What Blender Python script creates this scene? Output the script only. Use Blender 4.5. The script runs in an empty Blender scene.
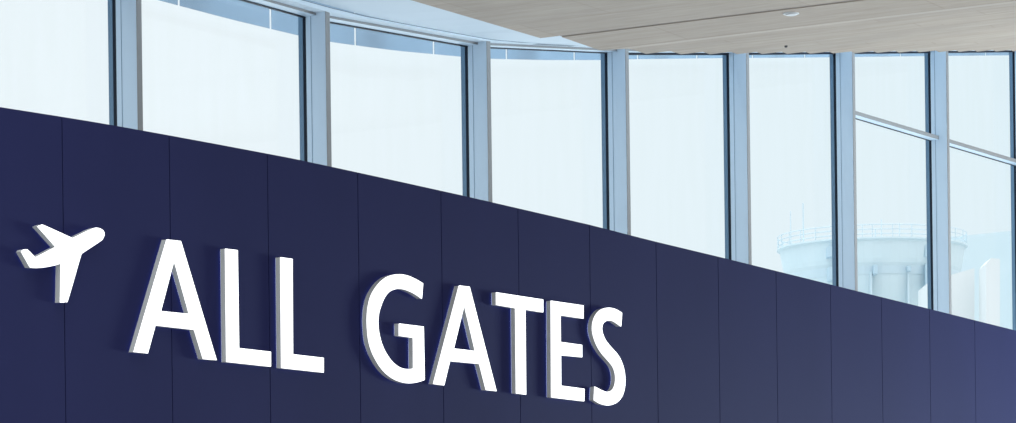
import bpy, bmesh, math
from mathutils import Vector, Matrix
from mathutils.geometry import tessellate_polygon
C = bpy.context.scene.collection
sc = bpy.context.scene

# ---------------- camera model (image taken as 1016 x 423) ----------------
F = 3300.0                     # focal length in pixels
PX, PY = 508.0, 639.0          # principal point (horizon is below the frame, shifted lens)
ROLL = 0.013
EYE = 1.6
FW = Vector((0, 1, 0))
RT = Vector((math.cos(ROLL), 0, -math.sin(ROLL)))
UP = Vector((math.sin(ROLL), 0, math.cos(ROLL)))
cam_d = bpy.data.cameras.new('camera'); cam = bpy.data.objects.new('camera', cam_d); C.objects.link(cam)
cam_d.sensor_fit = 'HORIZONTAL'; cam_d.sensor_width = 36.0
cam_d.lens = F / 1016 * 36.0
cam_d.shift_y = (PY - 211.5) / 1016
cam_d.clip_end = 2000
m = Matrix.Identity(4)
for i in range(3):
    m[i][0] = RT[i]; m[i][1] = UP[i]; m[i][2] = -FW[i]
m.translation = (0, 0, EYE)
cam.matrix_world = m
sc.camera = cam
sc.view_settings.view_transform = 'Standard'; sc.view_settings.look = 'None'
sc.view_settings.exposure = 0.0; sc.view_settings.gamma = 1.0
sc.view_settings.use_curve_mapping = False

# hall axes: D runs along the sign wall and the glass front, N points out through the glass
D = Vector((.5168, .8561, 0)).normalized()
N = Vector((-.8561, .5168, 0)).normalized()
TH = math.atan2(D.y, D.x)

# ---------------- sky: bright overcast on the glass side, dimmer hall side ----------------
w = bpy.data.worlds.new('sky'); sc.world = w; w.use_nodes = True
nt = w.node_tree; nt.nodes.clear()
tc = nt.nodes.new('ShaderNodeTexCoord')
dt = nt.nodes.new('ShaderNodeVectorMath'); dt.operation = 'DOT_PRODUCT'; dt.inputs[1].default_value = N
nt.links.new(tc.outputs['Generated'], dt.inputs[0])
mr = nt.nodes.new('ShaderNodeMapRange'); mr.inputs['From Min'].default_value = -1; mr.inputs['From Max'].default_value = 1
nt.links.new(dt.outputs['Value'], mr.inputs['Value'])
cr = nt.nodes.new('ShaderNodeValToRGB')
el = cr.color_ramp.elements
el[0].position = 0.0; el[0].color = (.80, .79, .78, 1)
el[1].position = 1.0; el[1].color = (.88, .95, .97, 1)
for p, c in ((.40, (.80, .80, .80, 1)), (.56, (.74, .84, .92, 1)), (.68, (.775, .905, .96, 1)), (.79, (.855, .94, .98, 1))):
    e = el.new(p); e.color = c
nt.links.new(mr.outputs['Result'], cr.inputs['Fac'])
bg = nt.nodes.new('ShaderNodeBackground'); bg.inputs['Strength'].default_value = 1.0
nt.links.new(cr.outputs['Color'], bg.inputs['Color'])
sz = nt.nodes.new('ShaderNodeSeparateXYZ'); nt.links.new(tc.outputs['Generated'], sz.inputs[0])     # overcast sky: brighter towards the zenith
mz = nt.nodes.new('ShaderNodeMapRange'); mz.interpolation_type = 'SMOOTHSTEP'; mz.inputs['From Min'].default_value = .22; mz.inputs['From Max'].default_value = .75
mz.inputs['To Min'].default_value = 1.0; mz.inputs['To Max'].default_value = 2.8
nt.links.new(sz.outputs['Z'], mz.inputs['Value']); nt.links.new(mz.outputs['Result'], bg.inputs['Strength'])
wo = nt.nodes.new('ShaderNodeOutputWorld'); nt.links.new(bg.outputs[0], wo.inputs['Surface'])

def area(name, s, t, z, sx, sy, power, col, aim):
    l = bpy.data.lights.new(name, 'AREA'); l.shape = 'RECTANGLE'; l.size = sx; l.size_y = sy; l.energy = power; l.color = col
    o = bpy.data.objects.new(name, l); C.objects.link(o)
    o.location = D * s + N * t + Vector((0, 0, z))
    d = D * aim[0] + N * aim[1] + Vector((0, 0, aim[2]))
    X = D if abs(aim[0]) < .9 else N
    Z = -d.normalized(); Yv = Z.cross(X).normalized(); X = Yv.cross(Z)
    o.rotation_euler = Matrix((X, Yv, Z)).transposed().to_euler()
# added unseen fill lights: upward behind the sign wall, and towards its right end
area('ceiling_fill', 27, 12.2, 3.6, 26, .3, 92, (.72, .88, 1), (0, .1, 1))
area('wall_end_fill', 32, 4.6, 2.0, 5, 3, 1550, (.76, .92, 1), (-.70, .70, -.05))

# ---------------- helpers ----------------
def ray(x, y):
    return F * FW + (x - PX) * RT - (y - PY) * UP
def on_t(x, y, t):
    """point of the vertical plane at distance t along N, as (s, t, z)"""
    r = ray(x, y); k = t / r.dot(N); p = r * k
    return (p.dot(D), t, p.z + EYE)
def on_z(x, y, z):
    r = ray(x, y); p = r * ((z - EYE) / r.z)
    return (p.dot(D), p.dot(N), z)
def xyz(s, t, z): return D * s + N * t + Vector((0, 0, z))

def lerp_list(pts):
    pts = sorted(pts)
    def f(s):
        if s <= pts[0][0]: a, b = pts[0], pts[1]
        elif s >= pts[-1][0]: a, b = pts[-2], pts[-1]
        else:
            for a, b in zip(pts, pts[1:]):
                if a[0] <= s <= b[0]: break
        return a[1] + (b[1] - a[1]) * (s - a[0]) / (b[0] - a[0])
    return f

class MB:
    def __init__(self): self.v = []; self.f = []
    def hexa(self, bottom, top):
        n = len(self.v); self.v += bottom + top; k = len(bottom)
        self.f.append([n + i for i in range(k)][::-1]); self.f.append([n + k + i for i in range(k)])
        for i in range(k):
            j = (i + 1) % k; self.f.append([n + i, n + j, n + k + j, n + k + i])
    def box(self, s0, s1, t0, t1, z0, z1, z0b=None, z1b=None):
        """box; z0b/z1b give the heights at the s1 end"""
        z0b = z0 if z0b is None else z0b; z1b = z1 if z1b is None else z1b
        self.hexa([(s0, t0, z0), (s1, t0, z0b), (s1, t1, z0b), (s0, t1, z0)],
                  [(s0, t0, z1), (s1, t0, z1b), (s1, t1, z1b), (s0, t1, z1)])
    def prism(self, outer, t0, t1, holes=()):
        """outline in (s, z) extruded along t"""
        loops = [list(outer)] + [list(h) for h in holes]
        n = len(self.v); flat = [p for l in loops for p in l]; k = len(flat)
        self.v += [(p[0], t0, p[1]) for p in flat] + [(p[0], t1, p[1]) for p in flat]
        tris = tessellate_polygon([[Vector((p[0], p[1], 0)) for p in l] for l in loops])
        for a, b, c in tris:
            self.f.append([n + a, n + b, n + c]); self.f.append([n + k + c, n + k + b, n + k + a])
        o = n
        for l in loops:
            q = len(l)
            for i in range(q):
                j = (i + 1) % q; self.f.append([o + i, o + j, o + k + j, o + k + i])
            o += q
    def tube(self, p, q, r, seg=8):
        p = Vector(p); q = Vector(q); a = (q - p).normalized()
        u = a.orthogonal().normalized(); v = a.cross(u)
        ring = [(u * math.cos(i * 2 * math.pi / seg) + v * math.sin(i * 2 * math.pi / seg)) * r for i in range(seg)]
        self.hexa([tuple(p + x) for x in ring], [tuple(q + x) for x in ring])
    def build(self, name, mat, parent=None, org=None, bevel=0, frame=True):
        """vertices are (s,t,z); object origin at org; children share the parent's origin"""
        if parent is not None: org = parent['_o']
        o = org or (0, 0, 0)
        me = bpy.data.meshes.new(name)
        me.from_pydata([(a - o[0], b - o[1], c - o[2]) for a, b, c in self.v], [], self.f)
        bm = bmesh.new(); bm.from_mesh(me)
        bmesh.ops.remove_doubles(bm, verts=bm.verts, dist=1e-5)
        bmesh.ops.recalc_face_normals(bm, faces=bm.faces); bm.to_mesh(me); bm.free()
        me.materials.append(mat)
        ob = bpy.data.objects.new(name, me); C.objects.link(ob); ob['_o'] = list(o)
        if parent is not None: ob.parent = parent
        else: ob.location = xyz(*o); ob.rotation_euler = (0, 0, TH)
        if bevel:
            b = ob.modifiers.new('bevel', 'BEVEL'); b.width = bevel; b.segments = 2; b.limit_method = 'ANGLE'
        return ob
def empty(name, org):
    e = bpy.data.objects.new(name, None); C.objects.link(e)
    e.location = xyz(*org); e.rotation_euler = (0, 0, TH); e['_o'] = list(org); e.empty_display_size = .1
    return e
def tag(o, label=None, cat=None, group=None, kind=None):
    if label: o['label'] = label
    if cat: o['category'] = cat
    if group: o['group'] = group
    if kind: o['kind'] = kind
    return o
def struct(o, label=None): 
    o['kind'] = 'structure'
    if label: o['label'] = label
    return o

# ---------------- materials ----------------
def mat(name, col, rough=.5, metal=0, spec=.5, emit=None, es=0):
    m_ = bpy.data.materials.new(name); m_.use_nodes = True
    b = m_.node_tree.nodes['Principled BSDF']
    b.inputs['Base Color'].default_value = (*col, 1); b.inputs['Roughness'].default_value = rough
    b.inputs['Metallic'].default_value = metal; b.inputs['Specular IOR Level'].default_value = spec
    if emit: b.inputs['Emission Color'].default_value = (*emit, 1); b.inputs['Emission Strength'].default_value = es
    return m_
def mottle(m_, c1, c2, scale, stretch=(1, 1, 1), bump=0, detail=4):
    t = m_.node_tree; b = t.nodes['Principled BSDF']
    tc = t.nodes.new('ShaderNodeTexCoord'); mp = t.nodes.new('ShaderNodeMapping'); mp.inputs['Scale'].default_value = stretch
    t.links.new(tc.outputs['Object'], mp.inputs[0])
    n = t.nodes.new('ShaderNodeTexNoise'); n.inputs['Scale'].default_value = scale; n.inputs['Detail'].default_value = detail
    t.links.new(mp.outputs[0], n.inputs['Vector'])
    r = t.nodes.new('ShaderNodeValToRGB'); r.color_ramp.elements[0].position = .3; r.color_ramp.elements[1].position = .7
    r.color_ramp.elements[0].color = (*c1, 1); r.color_ramp.elements[1].color = (*c2, 1)
    t.links.new(n.outputs['Fac'], r.inputs['Fac']); t.links.new(r.outputs[0], b.inputs['Base Color'])
    if bump:
        bp = t.nodes.new('ShaderNodeBump'); bp.inputs['Strength'].default_value = bump; bp.inputs['Distance'].default_value = .002
        t.links.new(n.outputs['Fac'], bp.inputs['Height']); t.links.new(bp.outputs[0], b.inputs['Normal'])
    return m_
M_panel = mottle(mat('navy_panel', (.05, .06, .17), .6, spec=.3), (.0160, .0195, .073), (.0180, .0215, .080), 1.3, (1, 1, .35))
M_panel.node_tree.nodes['Principled BSDF'].inputs['IOR'].default_value = 1.12
M_joint = mat('joint_black', (.012, .012, .03), .8, spec=.1)
M_face = mat('sign_face_white', (.9, .9, .9), .4, emit=(.97, .985, 1), es=1.25)
M_side = mottle(mat('brushed_aluminium_return', (.42, .44, .45), .5, metal=.0, spec=.4), (.50, .53, .535), (.56, .59, .595), 6, (1, 1, .2))
M_bloom = mat('bloom_blue_white', (.5, .5, .6), .5, emit=(.40, .50, 1), es=1.7)  # added emitter behind the letters, stands in for lens bloom
M_mull = mottle(mat('painted_aluminium', (.48, .60, .73), .38, spec=.5), (.51, .63, .75), (.54, .66, .78), 2.0, (1, 1, .15))
M_jgrey = mat('joint_grey', (.16, .20, .25), .7)
M_front = mat('grey_front_shade', (.23, .235, .245), .45)  # darker grey for room-side bar faces: their shade is put into the colour
M_gasket = mat('black_gasket', (.006, .012, .025), .5, spec=.2)
M_cap = mat('outer_cap_blue_grey', (.10, .19, .29), .45)
M_soffit = mottle(mat('pale_soffit', (.66, .76, .86), .6, spec=.2), (.57, .655, .74), (.61, .69, .77), 1.0)
M_fascia = mottle(mat('blue_grey_fascia', (.25, .41, .57), .5, spec=.2), (.215, .33, .455), (.24, .36, .49), 1.5)
M_floor = mottle(mat('pale_terrazzo', (.55, .54, .52), .3, spec=.3), (.50, .49, .47), (.58, .57, .55), 14)
M_seam = mat('seam_brown', (.22, .19, .17), .7)
M_white = mat('white_fitting', (.55, .56, .58), .4)
M_dark = mat('dark_fitting', (.06, .06, .07), .5)
# glass
M_glass = bpy.data.materials.new('window_glass'); M_glass.use_nodes = True
g = M_glass.node_tree; g.nodes.clear()
tr = g.nodes.new('ShaderNodeBsdfTransparent')
tcg = g.nodes.new('ShaderNodeTexCoord'); mpg = g.nodes.new('ShaderNodeMapping'); mpg.inputs['Scale'].default_value = (5, 5, .7)
ng = g.nodes.new('ShaderNodeTexNoise'); ng.inputs['Scale'].default_value = 1.6; ng.inputs['Detail'].default_value = 5
rg = g.nodes.new('ShaderNodeValToRGB')
rg.color_ramp.elements[0].position = .38; rg.color_ramp.elements[0].color = (.985, .992, .994, 1)
rg.color_ramp.elements[1].position = .62; rg.color_ramp.elements[1].color = (.99, .996, 1, 1)
g.links.new(tcg.outputs['Object'], mpg.inputs[0]); g.links.new(mpg.outputs[0], ng.inputs['Vector'])
g.links.new(ng.outputs['Fac'], rg.inputs['Fac']); g.links.new(rg.outputs[0], tr.inputs[0])
gl = g.nodes.new('ShaderNodeBsdfGlossy'); gl.inputs['Roughness'].default_value = .02
mx = g.nodes.new('ShaderNodeMixShader'); mx.inputs[0].default_value = .02
og = g.nodes.new('ShaderNodeOutputMaterial')
g.links.new(tr.outputs[0], mx.inputs[1]); g.links.new(gl.outputs[0], mx.inputs[2]); g.links.new(mx.outputs[0], og.inputs['Surface'])
# timber ceiling: long boards along N with fine grain
M_wood = mat('pale_timber', (.6, .52, .44), .55, spec=.25)
t = M_wood.node_tree; b = t.nodes['Principled BSDF']
tcw = t.nodes.new('ShaderNodeTexCoord')
def wnoise(scale, st, c1, c2, p0=.3, p1=.7):
    mp = t.nodes.new('ShaderNodeMapping'); mp.inputs['Scale'].default_value = st; t.links.new(tcw.outputs['Object'], mp.inputs[0])
    n = t.nodes.new('ShaderNodeTexNoise'); n.inputs['Scale'].default_value = scale; n.inputs['Detail'].default_value = 5
    t.links.new(mp.outputs[0], n.inputs['Vector'])
    r = t.nodes.new('ShaderNodeValToRGB'); r.color_ramp.elements[0].position = p0; r.color_ramp.elements[1].position = p1
    r.color_ramp.elements[0].color = c1; r.color_ramp.elements[1].color = c2
    t.links.new(n.outputs['Fac'], r.inputs['Fac']); return r
ra = wnoise(3.0, (4, .35, 1), (.355, .29, .242, 1), (.415, .348, .295, 1))
rb = wnoise(9.0, (6, .5, 1), (.86, .86, .86, 1), (1, 1, 1, 1))
mm = t.nodes.new('ShaderNodeMix'); mm.data_type = 'RGBA'; mm.blend_type = 'MULTIPLY'; mm.inputs[0].default_value = 1
t.links.new(ra.outputs[0], mm.inputs[6]); t.links.new(rb.outputs[0], mm.inputs[7]); 
sw = t.nodes.new('ShaderNodeSeparateXYZ'); cw = t.nodes.new('ShaderNodeCombineXYZ'); t.links.new(tcw.outputs['Object'], sw.inputs[0])
t.links.new(sw.outputs['Y'], cw.inputs['X']); t.links.new(sw.outputs['X'], cw.inputs['Y'])
bk = t.nodes.new('ShaderNodeTexBrick'); bk.inputs['Scale'].default_value = 1; bk.inputs['Brick Width'].default_value = 2.2; bk.inputs['Row Height'].default_value = .62
bk.inputs['Mortar Size'].default_value = .012; bk.inputs['Mortar Smooth'].default_value = .3; bk.offset = .37
bk.inputs['Color1'].default_value = (1, 1, 1, 1); bk.inputs['Color2'].default_value = (.94, .95, .96, 1); bk.inputs['Mortar'].default_value = (.89, .88, .87, 1)
t.links.new(cw.outputs[0], bk.inputs['Vector'])
m2 = t.nodes.new('ShaderNodeMix'); m2.data_type = 'RGBA'; m2.blend_type = 'MULTIPLY'; m2.inputs[0].default_value = 1
t.links.new(mm.outputs[2], m2.inputs[6]); t.links.new(bk.outputs['Color'], m2.inputs[7]); t.links.new(m2.outputs[2], b.inputs['Base Color'])

# ---------------- blue sign wall ----------------
TW = 10.4                                   # distance of its front along N
sa = on_t(62, 120, TW)[0]; sb = on_t(974.6, 320, TW)[0]; PW = (sb - sa) / 13
ztop = lerp_list([(on_t(x, y, TW)[0], on_t(x, y, TW)[2]) for x, y in
    ((0, 107), (50, 114.8), (100, 122.9), (160, 133.6), (225, 145.6), (290, 157.9), (331, 166.6), (395, 180.5), (465, 196.0), (530, 211), (590, 224.8),
     (649, 240), (726, 258.5), (800, 276.8), (855, 290.5), (920, 306.5), (950, 314), (1010, 329))])
S0, S1 = sa - 4 * PW, sb + 7 * PW
wall = MB()
k0, k1 = -4, 20
seams = [sa + k * PW for k in range(k0, k1 + 1)]
for a, c in zip(seams, seams[1:]):
    wall.box(a, c, TW + .03, TW + .22, 0, ztop(a) - .012, 0, ztop(c) - .012)
wall_o = wall.build('wall_left', M_joint, org=(seams[0], TW, 0)); struct(wall_o, 'dark blue panelled wall under the windows with a sloping top')
for a, c in zip(seams, seams[1:]):
    g_ = .003; q = MB(); us = [a + g_ + (c - a - 2 * g_) * i / 4 for i in range(5)]
    q.prism([(us[0], .02), (us[-1], .02)] + [(u, ztop(u)) for u in us[::-1]], TW, TW + .029)
    q.build('wall_panel', M_panel, parent=wall_o, bevel=.0015)

# ---------------- floor ----------------
fl = MB(); fl.box(-6, 45, -14, 14.3, -.1, 0); struct(fl.build('floor', M_floor), 'pale hall floor')

# ---------------- illuminated letters ----------------
TF = TW - .048                              # plane of the letter faces
def smooth(pts):
    """Catmull-Rom through runs of points, sharp where flagged with a third item"""
    n = len(pts); out = []
    for i in range(n):
        p1, p2 = pts[i], pts[(i + 1) % n]
        out.append(p1[:2])
        c1, c2 = len(p1) > 2, len(p2) > 2
        if c1 and c2: continue
        p0 = pts[i - 1] if not c1 else (2 * p1[0] - p2[0], 2 * p1[1] - p2[1])
        p3 = pts[(i + 2) % n] if not c2 else (2 * p2[0] - p1[0], 2 * p2[1] - p1[1])
        if math.dist(p1[:2], p2[:2]) < 1.5: continue
        for u in (.25, .5, .75):
            out.append(tuple(.5 * (2 * p1[k] + (p2[k] - p0[k]) * u + (2 * p0[k] - 5 * p1[k] + 4 * p2[k] - p3[k]) * u * u
                                   + (3 * p1[k] - p0[k] - 3 * p2[k] + p3[k]) * u ** 3) for k in (0, 1)))
    return out
def inset(poly, d):
    """shrink an outline by d metres (positive shrinks a counter-clockwise loop)"""
    n = len(poly); out = []
    A = sum(poly[i][0] * poly[(i + 1) % n][1] - poly[(i + 1) % n][0] * poly[i][1] for i in range(n))
    sg = 1 if A > 0 else -1
    for i in range(n):
        a, p, c = poly[i - 1], poly[i], poly[(i + 1) % n]
        e1 = Vector((p[0] - a[0], p[1] - a[1])).normalized(); e2 = Vector((c[0] - p[0], c[1] - p[1])).normalized()
        n1 = Vector((-e1.y, e1.x)) * sg; n2 = Vector((-e2.y, e2.x)) * sg
        b_ = n1 + n2
        if b_.length < 1e-6: b_ = n1
        b_ = b_.normalized(); k = d / max(.5, b_.dot(n1))
        out.append((p[0] + b_.x * k, p[1] + b_.y * k))
    return out
def glyph(name, label, cat, outer, holes=(), group=None):
    tr_ = lambda l: [(lambda q: (q[0], q[2]))(on_t(x + .1, y, TF)) for x, y in l]
    o = tr_(smooth(outer)); hs = [tr_(smooth(h)) for h in holes]
    smin = min(p[0] for p in o); zmin = min(p[1] for p in o)
    root = empty(name, (smin, TW, zmin)); tag(root, label, cat, group)
    d = .003
    oi = inset(o, d); hi = [inset(h, -d) for h in hs]
    f = MB(); f.prism(o, TF - .001, TF + .0045, hs); f.build('face', M_face, parent=root)['label'] = 'glowing white front face'
    r = MB(); r.prism(inset(o, .0004), TF + .0048, TW - .013, [inset(h, -.0004) for h in hs]); r.build('side_return', M_side, parent=root)['label'] = 'grey metal side'
    h_ = MB(); h_.prism(inset(o, .004), TW - .0128, TW - .010, [inset(h, -.004) for h in hs]); h_.build('bloom_glow', M_bloom, parent=root)['label'] = 'added blue-white glow plate standing in for bloom around the letter'
    return root
c = 1
plane = [(37.6, 226.4), (41.3, 224.9), (45.3, 225.8), (72.6, 238.2, c), (91.6, 229), (97.5, 227.8), (102.5, 229.9), (104.4, 233.9), (102.6, 239), (98, 242.8), (81.3, 253.8, c),
         (78.6, 263), (68.2, 299), (66.5, 301.3), (64.2, 302.4), (60.4, 302.5, c), (61.1, 263.3, c), (54.9, 265.3), (45.5, 267.2), (36, 268), (30.3, 267.4, c),
         (21.5, 251.8, c), (23, 249.8), (26.3, 249.3), (28.6, 250.6), (35.4, 257.6, c), (55.8, 246.8, c)]
plane[0] = (37.6, 226.4, c)
K = 'glowing white letters and symbol on the blue wall'
glyph('airplane_symbol', 'glowing white airplane pictogram left of the sign letters', 'sign symbol', plane)
A1 = [(166.9, 239.4, c), (180.8, 241, c), (216.6, 360.2, c), (203.3, 359, c), (194.4, 329.8, c), (155.4, 325.4, c), (147.7, 353.4, c), (133.9, 351.9, c)]
A1h = [(174.2, 260, c), (189.3, 313.9, c), (160.9, 311, c)]
glyph('letter_a', 'glowing letter A at the start of the word ALL', 'sign letter', A1, [A1h])
L1 = [(225.4, 248.6, c), (237.6, 250.1, c), (239, 348, c), (270.8, 351.7, c), (270.8, 366.7, c), (226.7, 361.9, c)]
glyph('letter_l', 'glowing letter L right beside the A of ALL, middle letter of that word', 'sign letter', L1)
L2 = [(280.6, 257.2, c), (292.4, 258.8, c), (292.9, 354.2, c), (323.6, 357.8, c), (323.6, 372.6, c), (281.6, 368, c)]
glyph('letter_l', 'glowing letter L that ends the word ALL', 'sign letter', L2)
G = [(423, 283.4, c), (416, 279.2), (407.5, 275.5), (399, 274.2), (390.5, 275.5), (383.4, 279.1), (376.4, 286.4), (370.8, 296.2), (368, 307.5), (367.1, 318.9),
     (367.5, 329.6), (369, 341.9), (372.9, 354), (379.8, 366.3), (387.4, 374.7), (396.5, 380.4), (407.2, 383.2), (416.4, 382.5), (424.6, 380, c), (423.6, 326.5, c),
     (399.2, 323.5, c), (399.2, 335.8, c), (413.3, 337.8, c), (413.5, 368.5, c), (408, 369.1), (401.1, 367.9), (393.4, 362.8), (386.5, 353.6), (381.8, 343.4),
     (379.1, 332.7), (378.3, 325), (378.3, 318.9), (379.3, 311.8), (382, 303.3), (385.5, 296.2), (390.5, 291), (397.6, 288.8), (404.6, 289.5), (413.2, 293), (421.8, 298.7, c)]
glyph('letter_g', 'glowing letter G at the start of the word GATES', 'sign letter', G)
A2 = [(459.2, 285.5, c), (469.5, 286.6, c), (496.5, 391.2, c), (486.2, 390, c), (479.5, 363.9, c), (449.9, 361.1, c), (444, 385.4, c), (433.4, 383.9, c)]
A2h = [(464.4, 304.5, c), (475.3, 351, c), (453.8, 348.4, c)]
glyph('letter_a', 'glowing letter A between the G and T of GATES', 'sign letter', A2, [A2h])
T_ = [(496.3, 292.3, c), (543.1, 299.5, c), (543.1, 312.4, c), (525.3, 309.6, c), (526, 394.7, c), (516.3, 393.4, c), (515.5, 308.2, c), (496.4, 304.9, c)]
glyph('letter_t', 'glowing letter T in the middle of the word GATES', 'sign letter', T_)
E_ = [(551, 300.6, c), (583.4, 305.4, c), (583.4, 318.6, c), (560.4, 315.3, c), (560.7, 341.9, c), (582, 344.9, c), (582.1, 357.3, c), (560.9, 355.2, c),
      (561.1, 385.6, c), (584.3, 388.7, c), (584.1, 401.3, c), (551.5, 397.4, c)]
glyph('letter_e', 'glowing letter E between the T and S of GATES', 'sign letter', E_)
S_ = [(622, 312.9, c), (617.1, 309.8), (611.8, 308), (606.5, 307.8), (600, 310.1), (595.4, 315.4), (592.8, 322.5), (592.4, 330.5), (594.1, 338.4), (597.4, 346.4),
      (602.2, 354), (607.6, 360), (612.5, 366.2), (615, 372.7), (615.6, 379.2), (614.5, 385.8), (611.8, 390.2), (607.2, 391.9), (601.9, 390.2), (594.7, 386.5, c), (594, 400.1, c),
      (599.9, 403.6), (607.2, 405.4), (613, 404.4), (618.2, 401.4), (622.2, 396.2), (624.6, 388.4), (625.2, 379.2), (624.2, 369.9), (621.5, 361.3), (617.5, 354.2), (610.6, 346.5),
      (605.3, 339.5), (602.4, 331.8), (602.2, 326.5), (603.8, 322.6), (607.8, 320.6), (613.1, 321.2), (621, 326.5, c)]
glyph('letter_s', 'glowing letter S that ends the word GATES', 'sign letter', S_)

# ---------------- window front ----------------
TM = 14.0                                    # inner faces of the mullions
TG = TM + .205                               # glass plane
m0 = on_t(141.2, 20, TM)[0]; m6 = on_t(949, 130, TM)[0]; MW = (m6 - m0) / 6
zhead = lerp_list([(on_t(x, y, TG)[0], on_t(x, y, TG)[2]) for x, y in
    ((-200, -120), (160, -23.5), (241, .5), (303, 17.2), (331, 25.5), (395, 35.8), (465, 46.2), (490, 49), (545, 51), (605, 52.8), (629, 53.2), (725, 53.2), (800, 52.6), (870, 52), (950, 51.2), (1010, 50.6))])
BAR = .056
mull = [m0 + k * MW for k in range(-3, 10)]      # right edges of the mullions
zb = 0.0
for i, s in enumerate(mull):
    q = MB(); zt = zhead(s) + .03
    q.box(s - BAR, s, TM, TM + .180, zb, zt)
    q2 = MB(); q2.box(s - BAR, s, TM - .004, TM - .0002, zb, zt)
    mo = struct(q.build('trim_%d' % (i + 1), M_mull, org=(s - BAR, TM, 0), bevel=.003), 'pale blue metal window mullion')
    q2.build('front_shade', M_front, parent=mo)
    q = MB(); q.box(s - BAR - .0005, s + .0005, TM + .1801, TM + .205, zb, zt); q.build('gasket', M_gasket, parent=mo)
    q = MB(); q.box(s - BAR - .004, s + .004, TM + .2055, TM + .245, zb, zt + .1); q.build('outer_cap', M_cap, parent=mo)
    q = MB()   # slim groove line on the flank near the glass
    q.box(s - BAR - .0015, s - BAR + .002, TM + .13, TM + .134, zb, zt - .01); q.build('groove', M_cap, parent=mo)
def zline(a, b, f, n=6):
    if f is zhead: return [(a, f(a)), (b, f(b))]
    return [(a + (b - a) * i / n, f(a + (b - a) * i / n)) for i in range(n + 1)]
ztr = lambda s: zt0 + (s - st0) * ztk
p0 = on_t(856, 113.2, TM + .1); p1 = on_t(1013, 160.2, TM + .1)
st0, zt0 = p0[0], p0[2]; ztk = (p1[2] - p0[2]) / (p1[0] - p0[0])
for i, (a, b_) in enumerate(zip(mull, mull[1:])):
    a0, b0 = a, b_ - BAR
    def strip(t0, t1, lo, hi, e=0):
        q = MB(); L = zline(a0 - e, b0 + e, zhead)
        for (u0, h0), (u1, h1) in zip(L, L[1:]): q.hexa([(u0, t0, h0 + lo), (u1, t0, h1 + lo), (u1, t1, h1 + lo), (u0, t1, h0 + lo)], [(u0, t0, h0 + hi), (u1, t0, h1 + hi), (u1, t1, h1 + hi), (u0, t1, h0 + hi)])
        return q
    def band(t0, t1, lo, hi):
        L = zline(a0, b0, zhead)
        q = MB(); q.prism([(u, h + lo) for u, h in L] + [(u, h + hi) for u, h in L[::-1]], t0, t1); return q
    wo_ = struct(band(TM + .085, TM + .180, 0, .020).build('window_%d' % (i + 1), M_mull, org=(a0, TM, 0), bevel=.002), 'tall window pane with pale blue head rail')
    band(TM + .082, TM + .0848, .001, .020).build('front_shade', M_front, parent=wo_)
    band(TM + .1805, TM + .205, -.008 if i < 6 else -.020, .026).build('gasket', M_gasket, parent=wo_)
    q = MB(); L = zline(a0, b0, zhead); q.prism([(a0, zb), (b0, zb)] + [(u, h - .004) for u, h in L[::-1]], TG + .012, TG + .02)
    q.build('glass_pane', M_glass, parent=wo_)
    if a >= m0 + 5 * MW - .01:
        tr1 = MB(); tr1.prism([(a0, ztr(a0) - .022), (b0, ztr(b0) - .022), (b0, ztr(b0) + .022), (a0, ztr(a0) + .022)], TM + .10, TM + .180)
        tt = tr1.build('transom', M_mull, parent=wo_); tt['label'] = 'sloping crossbar of the window'
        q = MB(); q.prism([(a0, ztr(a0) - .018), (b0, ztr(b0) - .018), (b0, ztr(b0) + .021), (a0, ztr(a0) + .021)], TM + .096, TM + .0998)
        q.build('transom_shade', M_front, parent=wo_)
        q = MB(); q.prism([(a0, ztr(a0) - .030), (b0, ztr(b0) - .030), (b0, ztr(b0) + .012), (a0, ztr(a0) + .012)], TM + .1805, TM + .19)
        q.build('transom_gasket', M_gasket, parent=wo_)

# outer fascia seen through the top of the panes, with narrow joints
TE = TG + .55
zfl = lerp_list([(on_t(x, y, TE)[0], on_t(x, y, TE)[2]) for x, y in
    ((-200, -80), (60, -29), (110, -14), (160, .5), (230, 19), (303, 36.5), (331, 42), (395, 50.5), (465, 57), (490, 58.7), (545, 60), (605, 60), (629, 59.2), (680, 58.6), (725, 58), (800, 57.6), (832, 57.2), (905, 56.3), (950, 55.8), (1010, 55.3))])
j0 = on_t(270.6, 20, TE)[0]; j5 = on_t(697, 56, TE)[0]; JW = (j5 - j0) / 6
fa = MB(); fs = [j0 + k * JW for k in range(-8, 16)]
fa.prism([(s, zfl(s) + .35) for s in fs] + [(s, zfl(s) + 1.3) for s in fs[::-1]], TE + .25, TE + .28)
fo = struct(fa.build('trim_20', M_fascia, org=(fs[0], TE, 0)), 'blue-grey fascia hanging outside the window heads')
for a, b_ in zip(fs, fs[1:]):
    g_ = .013
    L = zline(a + g_, b_ - g_, zfl, 5)
    q = MB(); q.prism([(u, h) for u, h in L] + [(u, h + 1.2) for u, h in L[::-1]], TE, TE + .004)
    q.build('fascia_panel', M_fascia, parent=fo)

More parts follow.
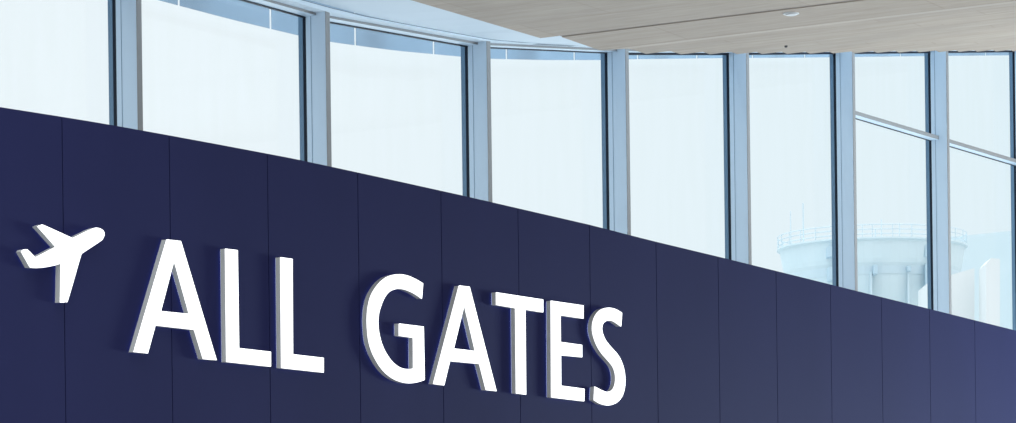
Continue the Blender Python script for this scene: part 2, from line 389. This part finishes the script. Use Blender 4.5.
# ---------------- pelmet and soffit over the glass ----------------
zjoint0 = lerp_list([(on_t(x, y, TM - .02)[0], on_t(x, y, TM - .02)[2]) for x, y in ((304, 0), (350, 12.8), (405, 23.5), (461, 33.7), (500, 40.8), (600, 46.4))])
sleft = on_t(304, 0, TM)[0]; sright = on_t(600, 46, TM)[0]
zl = zjoint0(sleft)
zjoint = lambda s: zl if s < sleft else (zjoint0(s) if s < sright else max(zhead(s) + .06, zjoint0(sright)))
ZW = 4.75 + EYE - 0.0                        # height of the flat timber field above the floor
T_IN = 13.05
ss = [mull[0] + (mull[-1] - mull[0]) * i / 60 for i in range(61)]
q = MB()
hs_ = [u for m_ in mull for u in (m_ - BAR, m_)][1:-1]
q.prism([(s, zhead(s) + .0205) for s in hs_] + [(s, zjoint(s) - .004) for s in ss[::-1]], TM - .012, TM + .081)
pel = struct(q.build('trim_21', M_soffit, org=(ss[0], TM, 0)), 'pale board over the window heads')

q = MB(); q.prism([(s, zjoint(s) - .0045) for s in ss] + [(s, zjoint(s) + .004) for s in ss[::-1]], TM - .007, TM + .05); q.build('joint_strip', M_jgrey, parent=pel)
# timber ceiling field: flat left of one seam, lapped boards rising to the right of it
pA = on_z(405, 0, ZW); pB = on_z(545, 38, ZW); pC = on_z(565, 36.4, ZW); pD = on_z(600, 50.2, ZW)
tA = (pA[1] + pB[1]) / 2; sC = (pB[0] + pC[0]) / 2; tC = (pC[1] + pD[1]) / 2
print('wood', pA, pB, pC, pD)
TB = 3
tips = [600, 646, 681, 710, 737, 762, 787, 810, 833, 855, 877, 899, 919, 939, 959, 977, 996, 1013, 1030, 1046, 1062, 1077, 1092, 1106, 1120]
tipy = lerp_list([(600, 50.4), (646, 53.9), (681, 54.4), (710, 54.3), (800, 53.9), (870, 53.0), (950, 52.0), (1016, 51.3), (1120, 50.2)])
prof = []
for a, b_ in zip(tips, tips[1:]):
    A_ = on_t(a, tipy(a), tC); P_ = on_t(a + (b_ - a) * .62, tipy(a + .62 * (b_ - a)) - 3.9, tC)
    prof += [(A_[0], A_[2]), (P_[0], P_[2])]
s_first = prof[0][0]
def slab(name, outline, t0, t1, mt, thick=.05, **k):
    q = MB(); q.prism([(s, z) for s, z in outline] + [(s, z + thick) for s, z in outline[::-1]], t0, t1); return q.build(name, mt, **k)
flat_l = slab('ceiling', [(13, ZW), (sC - .03, ZW)], TB, tA, M_wood, org=(sC, tC, ZW)); struct(flat_l, 'timber ceiling with a stepped edge by the windows')
q = MB(); q.prism([(sC + .03, ZW)] + prof + [(s, z + .05) for s, z in prof[::-1]] + [(sC + .03, ZW + .05)], TB, tC)
q.build('lapped_boards', M_wood, parent=flat_l)['label'] = 'rising field of lapped timber boards'
q = MB(); q.box(sC - .0299, sC + .0299, TB, tC, ZW + .006, ZW + .04); q.build('seam_strip', M_seam, parent=flat_l)
# soffit ruled from the timber edge up to the pelmet
q = MB()
zin = ZW + .052
L = [s for s in ss if s < sright + 12]
for a, b_ in zip(L, L[1:]):
    zi = lambda s: max(zin, lerp_prof(s) + .09) if s > sC else zin
    lerp_prof = lerp_list([(sC, ZW)] + prof[::2])
    q.hexa([(a, tA - .6, zi(a)), (b_, tA - .6, zi(b_)), (b_, TM - .014, max(zjoint(b_), zi(b_))), (a, TM - .014, max(zjoint(a), zi(a)))],
           [(a, tA - .6, zi(a) + .04), (b_, tA - .6, zi(b_) + .04), (b_, TM - .014, max(zjoint(b_), zi(b_)) + .04), (a, TM - .014, max(zjoint(a), zi(a)) + .04)])
struct(q.build('trim_22', M_soffit, org=(L[0], TM, 0)), 'pale blue soffit between timber ceiling and windows')

# ---------------- ceiling fittings ----------------
lp = lerp_list([(sC, ZW)] + prof[::2])
def on_ceiling(x, y):
    z = ZW
    for _ in range(30):
        p = on_z(x, y, z); z = .5 * z + .5 * lp(p[0])
    return (p[0], p[1], lp(p[0]))
def disc(q, c_, r, z0, z1, seg=24):
    rr = [(c_[0] + r * math.cos(i * 2 * math.pi / seg), c_[1] + r * math.sin(i * 2 * math.pi / seg)) for i in range(seg)]
    q.hexa([(a, b_, z0) for a, b_ in rr], [(a, b_, z1) for a, b_ in rr])
p = on_ceiling(791, 13.5)
root = tag(empty('smoke_detector', p), 'small white round detector on the timber ceiling', 'smoke detector')
q = MB(); disc(q, p, .062, p[2] - .006, p[2] + .03); q.build('base', M_white, parent=root, bevel=.004)
q = MB(); disc(q, p, .045, p[2] - .014, p[2] - .0055); q.build('sensor_cap', M_white, parent=root, bevel=.005)
p = on_ceiling(786, 47.2)
root = tag(empty('sprinkler_head', p), 'tiny dark sprinkler head near the ceiling edge', 'sprinkler')
q = MB(); disc(q, p, .013, p[2] - .003, p[2] + .03, 16); q.build('escutcheon', M_dark, parent=root)
q = MB(); disc(q, p, .006, p[2] - .006, p[2] - .003, 12); q.build('nozzle', M_dark, parent=root)

# ---------------- outside, high above the apron ----------------
M_conc = mottle(mat('hazed_render', (.72, .90, .97), .8, spec=.1), (.55, .675, .725), (.58, .70, .745), .8)  # tower and terminal paled towards the sky: haze put into the colour
M_band = mat('hazed_glazing', (.42, .57, .66), .5)  # tower window tone, lightened by painted haze
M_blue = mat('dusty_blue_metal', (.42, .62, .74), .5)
M_rail = mat('hazed_rail', (.53, .66, .725), .5)  # rails and masts lightened the same way, haze in the colour
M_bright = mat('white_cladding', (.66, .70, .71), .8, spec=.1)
def at(x, y, Y):
    r = ray(x, y); k = Y / r.y; p = r * k; return Vector((p.x, p.y, p.z + EYE))
def raw(name, verts, faces, mt, parent=None, loc=None):
    o_ = Vector(parent['_w']) if parent is not None else Vector(loc)
    me = bpy.data.meshes.new(name); me.from_pydata([tuple(Vector(v) - o_) for v in verts], [], faces)
    bm = bmesh.new(); bm.from_mesh(me); bmesh.ops.recalc_face_normals(bm, faces=bm.faces); bm.to_mesh(me); bm.free()
    me.materials.append(mt); ob = bpy.data.objects.new(name, me); C.objects.link(ob)
    if parent is not None: ob.parent = parent
    else: ob.location = o_; ob['_w'] = list(o_)
    return ob
def lathe(cx_, cy_, prof_, seg=64):
    v = []; f = []
    for r_, z_ in prof_:
        for i in range(seg):
            a = i * 2 * math.pi / seg; v.append((cx_ + r_ * math.cos(a), cy_ + r_ * math.sin(a), z_))
    k = len(prof_)
    for j in range(k - 1):
        for i in range(seg):
            n = (i + 1) % seg; f.append([j * seg + i, j * seg + n, (j + 1) * seg + n, (j + 1) * seg + i])
    f.append(list(range(seg))); f.append([(k - 1) * seg + i for i in range(seg)]); return v, f
def tubes(segs, r):
    q = MB()
    for a, b_ in segs: q.tube(a, b_, r, 6)
    return q.v, q.f
YB = 150.0; MPP = YB / F
cB = at(872, 250, YB); zy = lambda y: at(872, y, YB).z
rb = lambda px: px * MPP
root = bpy.data.objects.new('round_tower', None); C.objects.link(root); root.location = (cB.x, cB.y, 0); root['_w'] = [cB.x, cB.y, 0]
tag(root, 'pale round tower with a railed deck, hazy beyond the two windows with crossbars', 'building')
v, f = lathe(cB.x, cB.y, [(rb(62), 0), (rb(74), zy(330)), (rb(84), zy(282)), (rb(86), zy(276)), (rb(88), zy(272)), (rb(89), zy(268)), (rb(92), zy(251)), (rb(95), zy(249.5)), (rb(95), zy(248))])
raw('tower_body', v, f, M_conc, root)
v, f = lathe(cB.x, cB.y, [(rb(84.3), zy(283)), (rb(87.2), zy(272.5)), (rb(87.0), zy(272.4)), (rb(84), zy(283))]); raw('glazing_band', v, f, M_rail, root)
for k, ypx in enumerate((236, 240.5, 245)):
    P_ = [(cB.x + rb(94) * math.cos(i * math.pi / 24), cB.y + rb(94) * math.sin(i * math.pi / 24), zy(ypx)) for i in range(49)]
    v, f = tubes(list(zip(P_, P_[1:])), .022); raw('guard_rail', v, f, M_rail, root)
for i in range(30):
    a = i * 2 * math.pi / 30; x_, y_ = cB.x + rb(94) * math.cos(a), cB.y + rb(94) * math.sin(a)
    v, f = tubes([((x_, y_, zy(248)), (x_, y_, zy(235.5)))], .022); raw('rail_post', v, f, M_rail, root)
def front_box(x0, x1, y0, y1, dep, name, mt, R0=None):
    """a box standing on the camera-side of the tower wall"""
    xm = (x0 + x1) / 2; dx = (xm - 872) * MPP; yy = cB.y - math.sqrt(max(.1, rb(R0 or 88) ** 2 - dx * dx))
    a = at(x0, y1, yy); b_ = at(x1, y0, yy); q = MB()
    q.hexa([(a.x, yy - dep, a.z), (b_.x, yy - dep, a.z), (b_.x, yy + .5, a.z), (a.x, yy + .5, a.z)], [(a.x, yy - dep, b_.z), (b_.x, yy - dep, b_.z), (b_.x, yy + .5, b_.z), (a.x, yy + .5, b_.z)])
    return raw(name, q.v, q.f, mt, root)
for x0, x1, y0, y1 in ((826.5, 834.5, 248, 258), (828, 834, 268, 281), (872.5, 876, 266, 275), (906, 909.5, 267, 272), (923.5, 930, 246, 258), (924, 930, 265, 290)):
    front_box(x0, x1, y0, y1, .55, 'window', M_band)
for x_, y0, y1 in ((789, 213, 240), (801.5, 205, 246), (879, 222, 256), (873, 232, 250), (897, 226, 248), (860, 228, 248)):
    xx = at(x_, 240, YB).x; v, f = tubes([((xx, cB.y - 1.0, zy(249)), (xx, cB.y - 1.0, zy(y0)))], .03 if y0 < 210 else .02); raw('mast', v, f, M_rail, root)
for x_, y0, y1 in ((871, 272, 312), (908, 262, 312)):
    front_box(x_ - .6, x_ + .6, y0, y1, .2, 'downpipe', M_rail, 86)
def block(name, label, pts, Y, dep, mt, cat='building'):
    P_ = [at(x, y, Y) for x, y in pts]; g0 = [(p.x, p.y, p.z) for p in P_]; cx_ = sum(p.x for p in P_) / len(P_)
    n = len(pts); v = g0 + [(a, b_ + dep, c_) for a, b_, c_ in g0]
    f = [list(range(n)), [n + i for i in range(n)][::-1]] + [[i, (i + 1) % n, n + (i + 1) % n, n + i] for i in range(n)]
    return v, f, (cx_, Y, 0)
def gp(x, Y): 
    r = ray(x, 640); return 639 + (EYE) / Y * F
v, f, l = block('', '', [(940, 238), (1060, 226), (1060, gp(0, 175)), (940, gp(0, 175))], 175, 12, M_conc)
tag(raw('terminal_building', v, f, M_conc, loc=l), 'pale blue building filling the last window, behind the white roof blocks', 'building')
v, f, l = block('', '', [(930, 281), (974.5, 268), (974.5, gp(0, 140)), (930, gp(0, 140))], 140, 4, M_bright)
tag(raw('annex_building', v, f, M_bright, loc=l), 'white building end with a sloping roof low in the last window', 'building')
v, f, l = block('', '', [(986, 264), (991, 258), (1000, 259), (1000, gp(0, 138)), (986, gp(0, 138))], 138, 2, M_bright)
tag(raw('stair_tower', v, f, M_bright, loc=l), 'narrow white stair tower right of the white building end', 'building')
# apron
q = MB(); q.hexa([(-300, 20, -.3), (300, 20, -.3), (300, 500, -.3), (-300, 500, -.3)], [(-300, 20, -.12), (300, 20, -.12), (300, 500, -.12), (-300, 500, -.12)])
ap = raw('floor_apron', q.v, q.f, mottle(mat('concrete_apron', (.6, .62, .63), .8), (.55, .57, .58), (.63, .65, .66), .2), loc=(0, 200, 0)); ap['kind'] = 'structure'
